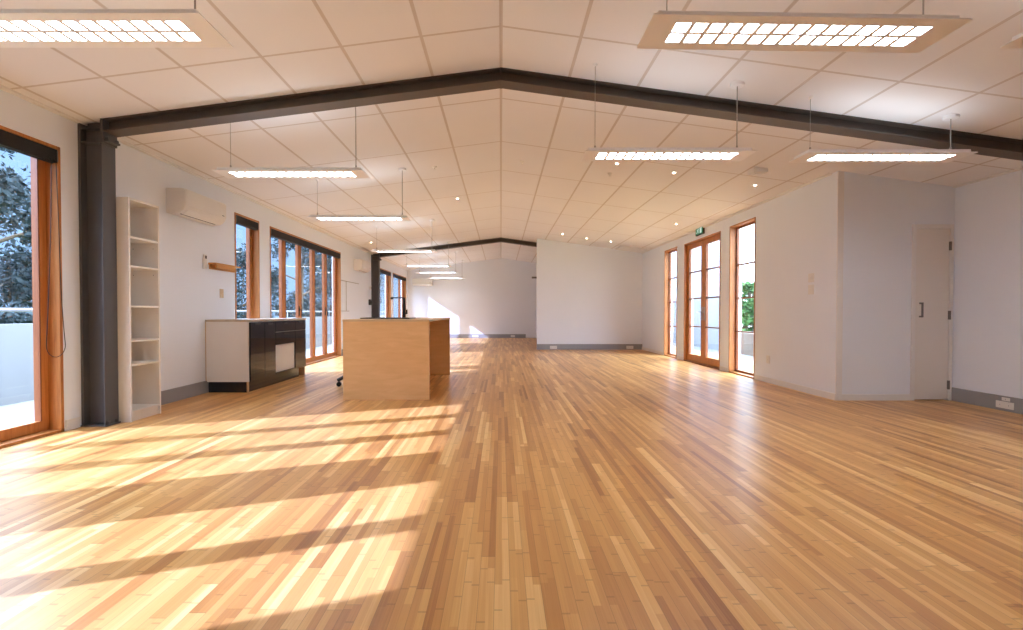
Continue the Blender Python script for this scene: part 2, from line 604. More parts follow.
left_opening('door_1', 0.28, 1.63, HEAD, 2, 'cedar glazed doors beside the viewpoint')
left_opening('door_2', 2.03, 4.025, HEAD, 3, 'near cedar bifold glazed door opening to the terrace', ())
left_opening('window_1', 6.65, 7.32, 2.41, 1, 'narrow cedar window above the black kitchen cabinet')
left_opening('door_3', 7.66, 11.03, HEAD, 5, 'five leaf cedar bifold door behind the kitchen cabinet', (1, 3))
left_opening('window_2', 14.55, 16.05, 2.38, 1, 'far cedar window just past the second steel column')
left_opening('door_4', 16.36, 18.60, 2.38, 2, 'farthest cedar glazed door near the end wall', (), [16.386, 17.93, 18.574])


def blind(y0, y1, head, label, chain=None):
    r = empty('roller_blind', (XL - 0.04, (y0 + y1) / 2, head - 0.13), label, 'blind', 'black roller blinds above the terrace openings')
    a, b = y0 + 0.03, y1 - 0.03
    x0, x1 = XL - 0.06, XL + 0.010
    zt = head - 0.03
    zb = zt - 0.110
    MB().box(x0, x1, a, b, zb, zt).build('cassette', M_blind, r, 0.004)
    MB().tube([(XL - 0.025, a + 0.01, zb), (XL - 0.025, b - 0.01, zb)], 0.008).build('bottom_bar', M_black, r)
    for yy in (a, b - 0.006):
        MB().box(x1, x1 + 0.004, yy, yy + 0.006, zb + 0.01, zt - 0.01).build('end_cap', M_hinge, r)
    if chain:
        yc, hw, zc = chain
        pts = []
        x = XL + 0.022
        pts.append((XL + 0.004, yc + 0.02, zb + 0.04))
        pts.append((x, yc + 0.022, zb))
        for k in range(13):
            t = k / 12
            pts.append((x, yc + 0.022 + (hw - 0.022) * t ** 1.6 + 0.006 * math.sin(6 * t), zb + (zc + 0.10 - zb) * t))
        for k in range(1, 12):
            t = math.pi * k / 12
            pts.append((x, yc + hw * math.cos(t), zc + 0.10 - 0.10 * math.sin(t)))
        for k in range(13):
            t = 1 - k / 12
            pts.append((x, yc - 0.02 - (hw - 0.02) * t ** 1.6, zb + (zc + 0.10 - zb) * t))
        pts.append((XL + 0.004, yc - 0.02, zb + 0.04))
        MB().tube(pts, 0.0030, 5).build('bead_chain', M_black, r, smooth=True)


blind(2.03, 4.025, HEAD, 'rolled black blind at top left with a long bead chain', (3.945, 0.085, 0.64))
blind(6.65, 7.32, 2.41, 'short rolled black blind over the narrow window above the cabinet')
blind(7.66, 11.03, HEAD, 'widest rolled black blind over the five leaf bifold door')
blind(14.55, 16.05, 2.38, 'rolled black blind over the window just past the far column')
blind(16.36, 18.60, 2.38, 'rolled black blind over the door nearest the end wall')

# ------------------------------------------------------------------ right openings
def right_window(name, y0, y1, head, label):
    r = empty(name, (XR, (y0 + y1) / 2, 0))
    struct(r, label)
    t = 0.022
    xi, xo = XR - 0.006, XR + 0.136
    MB().box(xi, xo, y0, y0 + t, 0, head).build('jamb', M_cedar, r)
    MB().box(xi, xo, y1 - t, y1, 0, head).build('jamb', M_cedar, r)
    MB().box(xi, xo, y0, y1, head - t, head).build('head', M_cedar, r)
    MB().box(xi, xo, y0, y1, 0.0, 0.022).build('sill', M_cedar, r)
    xa, xb = XR + 0.095, XR + 0.135
    m = MB()
    a, b = y0 + t, y1 - t
    m.box(xa, xb, a, a + 0.03, 0.022, head - t)
    m.box(xa, xb, b - 0.03, b, 0.022, head - t)
    m.box(xa, xb, a, b, 0.022, 0.055)
    m.box(xa, xb, a, b, head - t - 0.03, head - t)
    s = m.build('sash', M_cedard, r)
    for z in (0.695, 1.25, 1.80):
        MB().box(xa - 0.004, xb, a + 0.03, b - 0.03, z - 0.011, z + 0.011).build('glazing_bar', M_cedard, s)
    MB().box(XR + 0.112, XR + 0.118, a + 0.03, b - 0.03, 0.055, head - t - 0.03).build('glass', M_glass, s)


right_window('window_3', 7.20, 8.01, 2.455, 'tall narrow cedar window to the right of the french doors')
right_window('window_4', 10.39, 11.19, 2.455, 'tall narrow cedar window to the left of the french doors')

r = empty('door_5', (XR, 9.215, 0))
struct(r, 'pair of cedar french doors under the exit sign')
y0, y1, head, t = 8.345, 9.99, 2.44, 0.03
MB().box(XR - 0.006, XR + 0.105, y0, y0 + t, 0, head).build('jamb', M_cedar, r)
MB().box(XR - 0.006, XR + 0.105, y1 - t, y1, 0, head).build('jamb', M_cedar, r)
MB().box(XR - 0.006, XR + 0.105, y0, y1, head - t, head).build('head', M_cedar, r)
MB().box(XR - 0.006, XR + 0.105, y0, y1, 0, 0.02).build('sill', M_cedard, r)
mid = (y0 + y1) / 2
for i, (a, b) in enumerate(((y0 + t, mid - 0.001), (mid + 0.001, y1 - t))):
    xa, xb = XR + 0.055, XR + 0.10
    st = 0.095
    m = MB()
    m.box(xa, xb, a, a + st, 0.022, head - t - 0.002)
    m.box(xa, xb, b - st, b, 0.022, head - t - 0.002)
    m.box(xa, xb, a + st, b - st, 0.022, 0.16)
    m.box(xa, xb, a + st, b - st, head - t - 0.095, head - t - 0.002)
    lf = m.build('leaf', M_cedar, r)
    g = MB()
    for (p, q) in ((a + st, a + st + 0.012), (b - st - 0.012, b - st)):
        g.box(xa - 0.003, xb, p, q, 0.16, head - t - 0.095)
    g.build('glazing_bead', M_cedard, lf)
    for z in (0.73, 1.29, 1.83):
        MB().box(xa - 0.002, xb, a + st, b - st, z - 0.012, z + 0.012).build('glazing_bar', M_cedard, lf)
    MB().box(xa + 0.02, xa + 0.026, a + st, b - st, 0.16, head - t - 0.095).build('glass', M_glass, lf)
    yy = b - 0.05 if i == 0 else a + 0.05
    sgn = -1 if i == 0 else 1
    MB().box(xa - 0.008, xa, yy - 0.018, yy + 0.018, 0.86, 1.12).tube([(xa - 0.008, yy, 1.02), (xa - 0.05, yy, 1.02), (xa - 0.055, yy + sgn * 0.12, 1.02)], 0.009).build('handle', M_metal, lf)

# cupboard door
r = empty('door_6', ((DX0 + DX1) / 2, YC, 0))
struct(r, 'narrow white cupboard door in the right corner')
fw = 0.042
m = MB()
m.box(DX0 - fw, DX0, YC - 0.014, YC + 0.06, 0, DH + fw)
m.box(DX1, DX1 + fw - 0.004, YC - 0.014, YC + 0.06, 0, DH + fw)
m.box(DX0, DX1, YC - 0.014, YC + 0.06, DH, DH + fw)
m.build('architrave', M_trimw, r, 0.003)
leaf = MB().box(DX0 + 0.003, DX1 - 0.003, YC - 0.004, YC + 0.035, 0.012, DH - 0.003).build('leaf', M_white, r, 0.002)
hx = DX0 + 0.055
MB().box(hx - 0.009, hx + 0.009, YC - 0.045, YC - 0.033, 0.955, 1.125).box(hx - 0.009, hx + 0.009, YC - 0.045, YC - 0.004, 0.955, 0.973).box(hx - 0.009, hx + 0.009, YC - 0.045, YC - 0.004, 1.107, 1.125).build('pull_handle', M_hinge, leaf, 0.002)
for z in (0.13, 0.93, 1.72):
    MB().box(DX1 - 0.012, DX1 + 0.008, YC - 0.022, YC - 0.004, z, z + 0.10).build('hinge', M_hinge, leaf)

# ------------------------------------------------------------------ bookcase
bx0, bx1, by0, by1, bh = -3.69, -3.402, 4.352, 4.742, 2.065
r = empty('bookcase', ((bx0 + bx1) / 2, (by0 + by1) / 2, 0), 'tall narrow empty white bookcase behind the near steel column', 'bookcase')
MB().box(bx0, bx1, by0, by0 + 0.018, 0, bh).build('side_panel', M_white, r, 0.001)
MB().box(bx0, bx1, by1 - 0.018, by1, 0, bh).build('side_panel', M_white, r, 0.001)
MB().box(bx0, bx1, by0 + 0.018, by1 - 0.018, bh - 0.018, bh).build('top_panel', M_white, r, 0.001)
MB().box(bx0, bx0 + 0.006, by0 + 0.018, by1 - 0.018, 0.02, bh - 0.018).build('back_panel', M_white, r)
MB().box(bx1 - 0.03, bx1 - 0.016, by0 + 0.018, by1 - 0.018, 0, 0.08).build('plinth', M_white, r)
for z in (0.098, 0.53, 0.755, 1.075, 1.446, 1.712):
    MB().box(bx0 + 0.006, bx1 - 0.004, by0 + 0.018, by1 - 0.018, z - 0.018, z).build('shelf', M_white, r, 0.001)
for z in (1.38, 1.64):
    for x in (bx0 + 0.04, bx1 - 0.05):
        MB().tube([(x, by1 - 0.0175, z), (x, by1 - 0.020, z)], 0.004, 6).build('peg_hole', M_dkgap, r)

# ------------------------------------------------------------------ air conditioners
def aircon(name_label, cx, cy, zb, axis):
    """wall split unit; axis 'x': on the left wall, 'y': on the far wall; profile (depth, z)"""
    r = empty('air_conditioner', (cx, cy, zb), name_label, 'air conditioner', 'white wall air conditioners')
    w = 0.39
    prof = [(0.002, 0.0), (0.05, -0.012), (0.15, 0.0), (0.205, 0.045), (0.222, 0.10), (0.222, 0.24), (0.205, 0.268), (0.16, 0.275), (0.002, 0.275)]
    pn = [(0.222, 0.075), (0.229, 0.085), (0.229, 0.245), (0.214, 0.268), (0.208, 0.266), (0.222, 0.24)]

    def place(m):
        # local: profile in (depth, z), extruded along the unit
        return m

    def put(mb, nm, mat, bev=0.0, par=r):
        for v in mb.bm.verts:
            d, u, z = v.co.x, v.co.y, v.co.z
            if axis == 'x':
                v.co = (cx + d, cy + u, zb + z)
            else:
                v.co = (cx + u, cy - d, zb + z)
        return mb.build(nm, mat, par, bev)

    body = put(MB().prism(prof, 1, -w, w), 'body', M_plast, 0.006)
    put(MB().prism(pn, 1, -w + 0.012, w - 0.012), 'front_panel', M_plast, 0.003)
    put(MB().prism([(0.135, -0.004), (0.150, -0.006), (0.206, 0.040), (0.196, 0.046)], 1, -w + 0.06, w - 0.10), 'louvre', M_plast)
    put(MB().prism([(0.120, -0.006), (0.134, -0.008), (0.140, 0.0), (0.126, 0.004)], 1, -w + 0.05, w - 0.09), 'air_slot', M_dkgap)
    put(MB().box(0.224, 0.231, w - 0.10, w - 0.06, 0.10, 0.108), 'indicator', M_dkgap)


aircon('white wall air conditioner left of the narrow window, nearest of three', XL, 5.68, 2.12, 'x')
aircon('white air conditioner on the left wall beside the far steel column', XL, 12.39, 2.085, 'x')
aircon('white air conditioner on the far gable end wall', -3.09, YF, 2.07, 'y')

# ------------------------------------------------------------------ kitchen cabinet
kx0, kx1, ky0, ky1, kh = -3.70, -3.176, 5.97, 7.68, 0.92
r = empty('kitchen_cabinet', ((kx0 + kx1) / 2, (ky0 + ky1) / 2, 0), 'gloss black kitchen base cabinet with white end panel by the left wall', 'cabinet')
MB().box(kx0, kx1, ky0 + 0.018, ky1 - 0.018, 0.14, kh - 0.032).build('carcass', M_white, r)
MB().box(kx0 - 0.012, kx1 - 0.002, ky0, ky0 + 0.018, 0.135, kh - 0.026).build('end_panel', M_white, r, 0.001)
MB().box(kx0 - 0.012, kx1, ky1 - 0.018, ky1, 0.0, kh - 0.026).build('end_panel', M_edge, r, 0.001)
MB().box(kx0 + 0.01, kx1 - 0.03, ky0 + 0.012, ky0 + 0.028, 0, 0.135).box(kx1 - 0.045, kx1 - 0.03, ky0 + 0.028, ky1 - 0.16, 0, 0.14).build('plinth', M_gloss, r)
MB().box(kx1 - 0.030, kx1 - 0.012, ky0 + 0.004, ky0 + 0.03, 0, 0.135).build('plinth_edge', M_edge, r)
MB().box(kx0 - 0.018, kx1 + 0.026, ky0 - 0.006, ky1 + 0.008, kh - 0.026, kh).build('worktop', M_top, r, 0.002)
MB().box(kx0 - 0.018, kx0 - 0.010, ky0 - 0.004, ky0 + 0.02, 0.13, kh - 0.026).build('end_edging', M_edge, r)
fx0, fx1 = kx1, kx1 + 0.02
segs = [5.978, 6.343, 6.651, 7.285, 7.678]


def front(nm, a, b, z0, z1, mat=None, slot=True):
    f = MB().box(fx0, fx1, a + 0.0035, b - 0.0035, z0, z1).build(nm, mat or M_gloss, r, 0.002)
    if slot:
        c = (a + b) / 2
        w = min(0.07, (b - a) * 0.28)
        MB().box(fx1 - 0.002, fx1 + 0.003, c - w, c + w, z1 - 0.040, z1 - 0.014).build('grip_slot', M_dkgap, f)
    return f


front('door', segs[0], segs[1], 0.14, kh - 0.034)
front('door', segs[1], segs[2], 0.14, kh - 0.034)
front('drawer', segs[2], segs[3], 0.738, kh - 0.034)
front('drawer', segs[2], segs[3], 0.555, 0.731)
front('drawer', segs[3], segs[4], 0.738, kh - 0.034)
front('door', segs[3], segs[4], 0.14, 0.731, None, False)
o = MB().box(fx0 - 0.002, fx0 + 0.006, segs[2] + 0.006, segs[3] - 0.03, 0.170, 0.545).build('bare_drawer_box', M_white, r, 0.001)
o['label'] = 'plain white drawer box without its black front'
front('lower_rail', segs[2], segs[3] , 0.14, 0.167, None, False)

# ------------------------------------------------------------------ island
ix0, ix1, iy0, iy1, ih = -1.825, -0.832, 5.48, 7.74, 0.93
r = empty('kitchen_island', ((ix0 + ix1) / 2, (iy0 + iy1) / 2, 0), 'pale plywood kitchen island with solid end panels and open side', 'kitchen island')
MB().box(ix0, ix1, iy0, iy0 + 0.036, 0, ih - 0.024).build('end_panel', M_birch, r, 0.001)
MB().box(ix0, ix1, iy1 - 0.036, iy1, 0, ih - 0.024).build('end_panel', M_birch, r, 0.001)
MB().box(ix0 - 0.004, ix1 + 0.004, iy0 - 0.003, iy1 + 0.003, ih - 0.024, ih).build('worktop', M_edge, r, 0.0015)
MB().box(ix0 + 0.03, ix0 + 0.50, iy0 + 0.036, iy1 - 0.036, 0.10, ih - 0.024).build('carcass', M_birch, r)
MB().box(ix0 + 0.06, ix0 + 0.48, iy0 + 0.036, iy1 - 0.036, 0.0, 0.10).build('plinth', M_black, r)
for i in range(4):
    a = iy0 + 0.04 + (iy1 - iy0 - 0.08) * i / 4
    b = iy0 + 0.04 + (iy1 - iy0 - 0.08) * (i + 1) / 4
    MB().box(ix0 + 0.010, ix0 + 0.03, a + 0.002, b - 0.002, 0.11, ih - 0.03).build('door', M_gloss, r, 0.002)

# sink tray and tap on the island
r = empty('sink', (-1.46, 6.2, ih), 'flat black sink with raised rim set on the island worktop', 'sink')
sx0, sx1, sy0, sy1 = -1.775, -1.155, 5.98, 6.44
zt = ih + 0.014
m = MB()
m.box(sx0, sx1, sy0, sy0 + 0.05, ih, zt)
m.box(sx0, sx1, sy1 - 0.05, sy1, ih, zt)
m.box(sx0, sx0 + 0.05, sy0 + 0.05, sy1 - 0.05, ih, zt)
m.box(sx1 - 0.16, sx1, sy0 + 0.05, sy1 - 0.05, ih, zt)
m.build('rim', M_black, r, 0.003)
MB().box(sx0 + 0.05, sx1 - 0.16, sy0 + 0.05, sy1 - 0.05, ih, ih + 0.003).build('basin', M_black, r)
MB().lathe(-1.5, 6.2, [(0.035, ih + 0.003), (0.035, ih + 0.006), (0.02, ih + 0.007)]).build('drain', M_metal, r)

tx, ty = -1.318, 6.47
r = empty('mixer_tap', (tx, ty, ih), 'tall black square mixer tap standing on the island behind the sink', 'tap')
MB().box(tx - 0.026, tx + 0.026, ty - 0.022, ty + 0.022, ih, ih + 0.012).build('base', M_black, r, 0.002)
MB().box(tx - 0.019, tx + 0.019, ty - 0.017, ty + 0.017, ih + 0.012, ih + 0.285).build('post', M_black, r, 0.003)
MB().box(tx - 0.175, tx - 0.019, ty - 0.012, ty + 0.012, ih + 0.272, ih + 0.288).build('spout', M_black, r, 0.002)
MB().box(tx - 0.185, tx - 0.150, ty - 0.016, ty + 0.016, ih + 0.262, ih + 0.290).build('spout_head', M_black, r, 0.002)
MB().tube([(tx + 0.019, ty, ih + 0.07), (tx + 0.036, ty, ih + 0.07)], 0.014).box(tx + 0.026, tx + 0.044, ty - 0.006, ty + 0.006, ih + 0.06, ih + 0.12).build('lever', M_black, r, 0.002)

# swivel stool base behind the island
cx, cy = -2.03, 6.50
r = empty('swivel_stool', (cx, cy, 0), 'black swivel stool tucked behind the island, only castor foot showing', 'stool')
MB().lathe(cx, cy, [(0.03, 0.09), (0.034, 0.12), (0.03, 0.24), (0.017, 0.25), (0.017, 0.46)]).build('gas_lift', M_black, r, smooth=False)
MB().lathe(cx, cy, [(0.06, 0.455), (0.105, 0.465), (0.110, 0.49), (0.105, 0.525), (0.07, 0.535)]).build('seat', M_black, r)
for k in range(5):
    a = math.pi + 0.12 + 2 * math.pi * k / 5
    dx, dy = math.cos(a), math.sin(a)
    lg = MB().tube([(cx + dx * 0.02, cy + dy * 0.02, 0.185), (cx + dx * 0.11, cy + dy * 0.11, 0.13), (cx + dx * 0.205, cy + dy * 0.205, 0.085)], 0.030, 8, 0.022).build('leg', M_black, r)
    wx, wy = cx + dx * 0.185, cy + dy * 0.185
    MB().tube([(wx - dy * 0.022, wy + dx * 0.022, 0.032), (wx + dy * 0.022, wy - dx * 0.022, 0.032)], 0.032, 14).tube([(wx, wy, 0.032), (wx, wy, 0.09)], 0.008).build('castor', M_black, lg)

# ------------------------------------------------------------------ wall bits, left
r = empty('wall_shelf', (XL, 6.25, 1.58), 'short orange wooden shelf on the wall above the kitchen cabinet', 'shelf')
MB().box(XL + 0.002, XL + 0.024, 6.06, 6.62, 1.565, 1.625).build('back_rail', M_pine, r, 0.001)
MB().box(XL + 0.002, XL + 0.10, 6.04, 6.62, 1.625, 1.645).build('board', M_pine, r, 0.001)
MB().box(XL + 0.082, XL + 0.10, 6.06, 6.48, 1.582, 1.625).build('front_lip', M_pine, r, 0.001)

r = empty('remote_control', (XL, 5.97, 1.56), 'white remote control in a holder beside the orange shelf', 'remote')
MB().box(XL + 0.001, XL + 0.02, 5.925, 5.99, 1.555, 1.69).build('holder', M_plast, r, 0.002)
MB().box(XL + 0.004, XL + 0.026, 5.932, 5.983, 1.60, 1.735).build('handset', M_plast, r, 0.003)
MB().box(XL + 0.026, XL + 0.028, 5.942, 5.973, 1.685, 1.722).build('display', M_dkgap, r)

r = empty('light_switch', (XL, 6.32, 1.26), 'ivory switch plate on the wall above the kitchen cabinet', 'switch')
MB().box(XL + 0.001, XL + 0.012, 6.28, 6.355, 1.205, 1.322).build('plate', M_ivory, r, 0.002)
MB().box(XL + 0.012, XL + 0.017, 6.305, 6.33, 1.25, 1.28).build('rocker', M_ivory, r, 0.001)

m = MB()
m.box(XL + 0.001, XL + 0.010, 11.05, 12.42, 1.752, 1.766)
m.box(XL + 0.001, XL + 0.010, 11.40, 11.412, 1.05, 1.752)
m.box(XL + 0.001, XL + 0.010, 11.05, 11.62, 1.040, 1.052)
o = m.build('cable_run', M_wire, base=(XL, 11.5, 1.4))
tag(o, 'thin grey surface cable run on the wall past the bifold door', 'cable')

r = empty('isolator_switch', (XL, 13.42, 1.3), 'small black rotary isolator on the wall beside the far column', 'switch')
MB().box(XL + 0.001, XL + 0.045, 13.33, 13.49, 1.22, 1.38).build('housing', M_black, r, 0.01)
MB().tube([(XL + 0.045, 13.41, 1.30), (XL + 0.075, 13.41, 1.30)], 0.03, 12).build('knob', M_black, r)
r = empty('motion_sensor', (XL, 13.5, 1.7), 'tiny white sensor on the wall above the black isolator', 'sensor')
MB().box(XL + 0.001, XL + 0.04, 13.42, 13.52, 1.66, 1.76).build('housing', M_plast, r, 0.01)
MB().lathe(XL + 0.042, 13.47, [(0.012, 1.69), (0.018, 1.70), (0.012, 1.72)]).build('lens', M_dkgap, r)

# ------------------------------------------------------------------ wall bits, right
def switch_r(y0, y1, z0, z1, label, rock):
    r = empty('light_switch', (XR, (y0 + y1) / 2, z0), label, 'switch', 'white switch plates on the window wall')
    MB().box(XR - 0.010, XR - 0.001, y0, y1, z0, z1).build('plate', M_plast, r, 0.002)
    for k in range(rock):
        yy = y0 + (y1 - y0) * (k + 1) / (rock + 1)
        zz = (z0 + z1) / 2
        MB().box(XR - 0.015, XR - 0.010, yy - 0.008, yy + 0.008, zz - 0.014, zz + 0.014).build('rocker', M_plast, r)


switch_r(5.845, 5.945, 1.385, 1.495, 'upper of two white switch plates near the wall corner', 2)
switch_r(5.845, 5.945, 1.235, 1.355, 'lower of two white switch plates near the wall corner', 2)


def outlet(axis, u, z, w, h, label, d, group, wall):
    """socket plate: axis 'x' on a wall of constant x (room towards d), 'y' on a wall of constant y"""
    loc = (wall, u, z) if axis == 'x' else (u, wall, z)
    r = empty('power_outlet', loc, label, 'outlet', group)

    def bx(a0, a1, u0, u1, z0, z1):
        lo, hi = sorted((wall + d * a0, wall + d * a1))
        if axis == 'x':
            return MB().box(lo, hi, u0, u1, z0, z1)
        return MB().box(u0, u1, lo, hi, z0, z1)
    bx(0.001, 0.011, u - w / 2, u + w / 2, z - h / 2, z + h / 2).build('plate', M_plast, r, 0.002)
    n = 2 if w > 0.1 else 1
    for k in range(n):
        c = u + (k - (n - 1) / 2) * w * 0.5
        bx(0.011, 0.014, c - 0.012, c + 0.012, z - 0.012, z + 0.012).build('socket', M_dkgap if w < 0.07 else M_trimw, r)
        bx(0.014, 0.0145, c - 0.004, c - 0.001, z - 0.006, z + 0.006).build('pin_slot', M_dkgap, r)


outlet('x', 6.83, 0.335, 0.075, 0.115, 'white power outlet low on the window wall beside the narrow window', -1, None, XR)
G = 'white outlets on the grey skirting'
outlet('x', 4.855, 0.062, 0.17, 0.07, 'larger white outlet low on the right wall skirting', -1, G, XRR - 0.02)
outlet('x', 4.845, 0.122, 0.075, 0.034, 'small white data plate above the outlet on right wall skirting', -1, G, XRR - 0.02)
outlet('y', 1.43, 0.062, 0.19, 0.085, 'left white outlet on the partition wall skirting', -1, G, YP - 0.02)
outlet('y', 3.51, 0.062, 0.19, 0.085, 'right white outlet on the partition wall skirting', -1, G, YP - 0.02)
outlet('y', -1.02, 0.075, 0.25, 0.085, 'left white outlet on the far end wall skirting', -1, G, YF - 0.02)
outlet('y', 0.47, 0.075, 0.17, 0.085, 'right white outlet on the far end wall skirting', -1, G, YF - 0.02)

# exit sign
r = empty('exit_sign', (XR, 9.17, 2.515), 'green running figure exit sign on the wall above the french doors', 'sign')
ex = XR - 0.035
MB().box(ex, XR - 0.001, 8.995, 9.345, 2.505, 2.69).build('housing', M_dkgap, r, 0.004)
MB().box(ex - 0.003, ex, 9.01, 9.33, 2.52, 2.665).build('green_panel', M_green, r)
m = MB()
xw0, xw1 = ex - 0.006, ex - 0.003


def wp(pts):
    m.prism(pts, 0, xw0, xw1)


# door outline and a running figure (seen from the room: +y is to the left)
wp([(9.06, 2.535), (9.13, 2.535), (9.13, 2.65), (9.06, 2.65)])
hx_, hz_ = 9.205, 2.640
wp([(hx_ + 0.013 * math.cos(a * math.pi / 4), hz_ + 0.013 * math.sin(a * math.pi / 4)) for a in range(8)])
wp([(9.20, 2.622), (9.222, 2.618), (9.238, 2.588), (9.218, 2.582)])
wp([(9.205, 2.620), (9.165, 2.600), (9.168, 2.592), (9.208, 2.609)])
wp([(9.222, 2.615), (9.262, 2.606), (9.262, 2.598), (9.222, 2.604)])
wp([(9.232, 2.590), (9.195, 2.572), (9.20, 2.562), (9.24, 2.580)])
wp([(9.200, 2.572), (9.205, 2.540), (9.195, 2.540), (9.190, 2.570)])
wp([(9.238, 2.590), (9.262, 2.560), (9.296, 2.552), (9.294, 2.543), (9.255, 2.550), (9.226, 2.582)])
m.build('symbol', M_exitw, r)

# ------------------------------------------------------------------ suspended luminaires
FL, FW, FT, FZ = 1.37, 0.265, 0.04, 2.300
LX, LY = 1.13, 0.150           # louvre field
fm = MB()
hx, hy = FL / 2, FW / 2
# frame ring with sloping sides (top wider than the underside)
z0, z1 = 0.0, FT


def ring(mb, ox, oy, ix, iy, za, zb, tox=None, toy=None):
    tox = tox or ox
    toy = toy or oy
    bm = mb.bm
    def q(x, y, z):
        return [bm.verts.new((sx * x, sy * y, z)) for sx, sy in ((-1, -1), (1, -1), (1, 1), (-1, 1))]
    A, B, Cc, D = q(ox, oy, za), q(tox, toy, zb), q(ix, iy, za), q(ix, iy, zb)
    for i in range(4):
        j = (i + 1) % 4
        bm.faces.new((A[i], A[j], B[j], B[i]))
        bm.faces.new((C_ for C_ in (Cc[j], Cc[i], D[i], D[j])))
        bm.faces.new((A[j], A[i], Cc[i], Cc[j]))
        bm.faces.new((B[i], B[j], D[j], D[i]))


ring(fm, hx, hy, LX / 2, LY / 2, 0.0, 0.008, hx - 0.004, hy - 0.004)
ring(fm, hx - 0.03, hy - 0.03, LX / 2, LY / 2, 0.008, 0.030)
fm.box(-hx + 0.03, hx - 0.03, -hy + 0.03, hy - 0.03, 0.030, 0.036)
proto_frame = fm.build('housing', M_lamp)
lm = MB()
for i in range(16):
    x = -LX / 2 + LX * i / 15
    if 0 < i < 15:
        lm.prism([(x - 0.010, 0.0), (x + 0.010, 0.0), (x + 0.001, 0.024), (x - 0.001, 0.024)], 1, -LY / 2, LY / 2)
lm.prism([(-0.0095, 0.0), (0.0095, 0.0), (0.0015, 0.024), (-0.0015, 0.024)], 0, -LX / 2, LX / 2)
proto_louvre = lm.build('louvre', M_lamp)
proto_tube = MB().box(-LX / 2, LX / 2, -LY / 2, LY / 2, 0.026, 0.0295).build('tube_panel', M_tube)
proto_up = MB().box(-0.50, 0.50, -0.075, 0.075, 0.0362, 0.040).build('uplight', M_up)
protos = [(o.name.split('.')[0], o.data) for o in (proto_frame, proto_louvre, proto_tube, proto_up)]
for o in (proto_frame, proto_louvre, proto_tube, proto_up):
    bpy.data.objects.remove(o)


def luminaire(cx, cy, label, z=FZ, tilt=0.0):
    r = empty('suspended_light', (cx, cy, z), label, 'ceiling light', 'suspended fluorescent lights')
    r.rotation_euler = (0, math.radians(tilt), 0)
    body = None
    for nm, me in protos:
        o = linked(nm, me, r)
        if nm == 'housing':
            body = o
    for s in (-1, 1):
        wx = cx + s * 0.585
        zt = ceil_z(wx)
        inner = (abs(wx) < abs(cx))
        w = MB().tube([(wx, cy, z + 0.075), (wx, cy, zt - 0.004)], 0.0022 if not (s > 0) else 0.0042, 6).build('suspension_wire', M_wire, r)
        MB().tube([(wx, cy, z + 0.05), (wx, cy, z + 0.085)], 0.0075, 8).tube([(wx - 0.055, cy, z + 0.038), (wx, cy, z + 0.065), (wx + 0.02, cy, z + 0.038)], 0.002, 5).build('gripper', M_wire, w)
        if s > 0:
            MB().lathe(wx, cy, [(0.050, zt - 0.022), (0.055, zt - 0.012), (0.055, zt + 0.006)]).build('ceiling_rose', M_lamp, r)
        else:
            MB().lathe(wx, cy, [(0.012, zt - 0.018), (0.018, zt - 0.006), (0.018, zt + 0.004)], 12).build('ceiling_cup', M_lamp, r)


XLL, XRL, XRL2 = -1.985, 1.36, 3.16
luminaire(XLL + 0.01, 2.18, 'long suspended light at top left, nearest on the left', FZ - 0.012)
luminaire(XLL + 0.045, 4.46, 'second suspended light from the left front, just past the near beam')
luminaire(XLL + 0.04, 6.57, 'third suspended light on the left, before the kitchen cabinet')
luminaire(-2.05, 10.1, 'fourth suspended light on the left, above the wooden island')
luminaire(-2.05, 13.3, 'suspended light below the far steel beam on the left')
luminaire(-2.05, 15.4, 'second last suspended light before the far end wall')
luminaire(-2.05, 17.9, 'last suspended light, closest to the far end wall')
luminaire(XRL - 0.02, 2.19, 'long suspended light at top right, nearest and largest in view', FZ - 0.022, 0.9)
luminaire(XRL, 3.94, 'suspended light right of the ridge, just before the near beam')
luminaire(XRL2, 3.98, 'suspended light in front of the cupboard corner on the right')
luminaire(XRL2 - 0.04, 2.21, 'suspended light cut by the right edge of the photo')

# ------------------------------------------------------------------ ceiling bits
def at_ceiling(px, py):
    kx, kz = (px - 501) / 475.0, (312.5 - py) / 475.0
    s = SL if kx < 0 else -SR
    d = (RIDGE - 1.01) / (kz - s * kx)
    return kx * d, d


spots = [(616.5, 164, 'recessed downlight behind the middle right suspended light'),
         (673, 173, 'recessed downlight below right end of the middle suspended light'),
         (754, 185.5, 'recessed downlight near the right eaves by the white detector'),
         (675.5, 224, 'recessed downlight near the exit sign'),
         (562.5, 234, 'left of three far recessed downlights before the partition'),
         (586.5, 238.3, 'middle of three far recessed downlights before the partition'),
         (610.5, 241.5, 'right of three far recessed downlights before the partition'),
         (457.5, 198.7, 'recessed downlight left of the ridge, past the left lights'),
         (371.5, 242.3, 'recessed downlight near the left eaves above the air conditioner')]
for px, py, lab in spots:
    x, y = at_ceiling(px, py)
    z = ceil_z(x)
    r = empty('downlight', (x, y, z), lab, 'downlight', 'recessed downlights in the ceiling')
    MB().lathe(x, y, [(0.022, z - 0.007), (0.042, z - 0.006), (0.046, z + 0.010), (0.022, z + 0.010)], 18).build('trim_ring', M_lamp, r)
    MB().lathe(x, y, [(0.012, z - 0.010), (0.016, z - 0.008), (0.016, z - 0.004)], 14).build('lamp', M_halo, r)
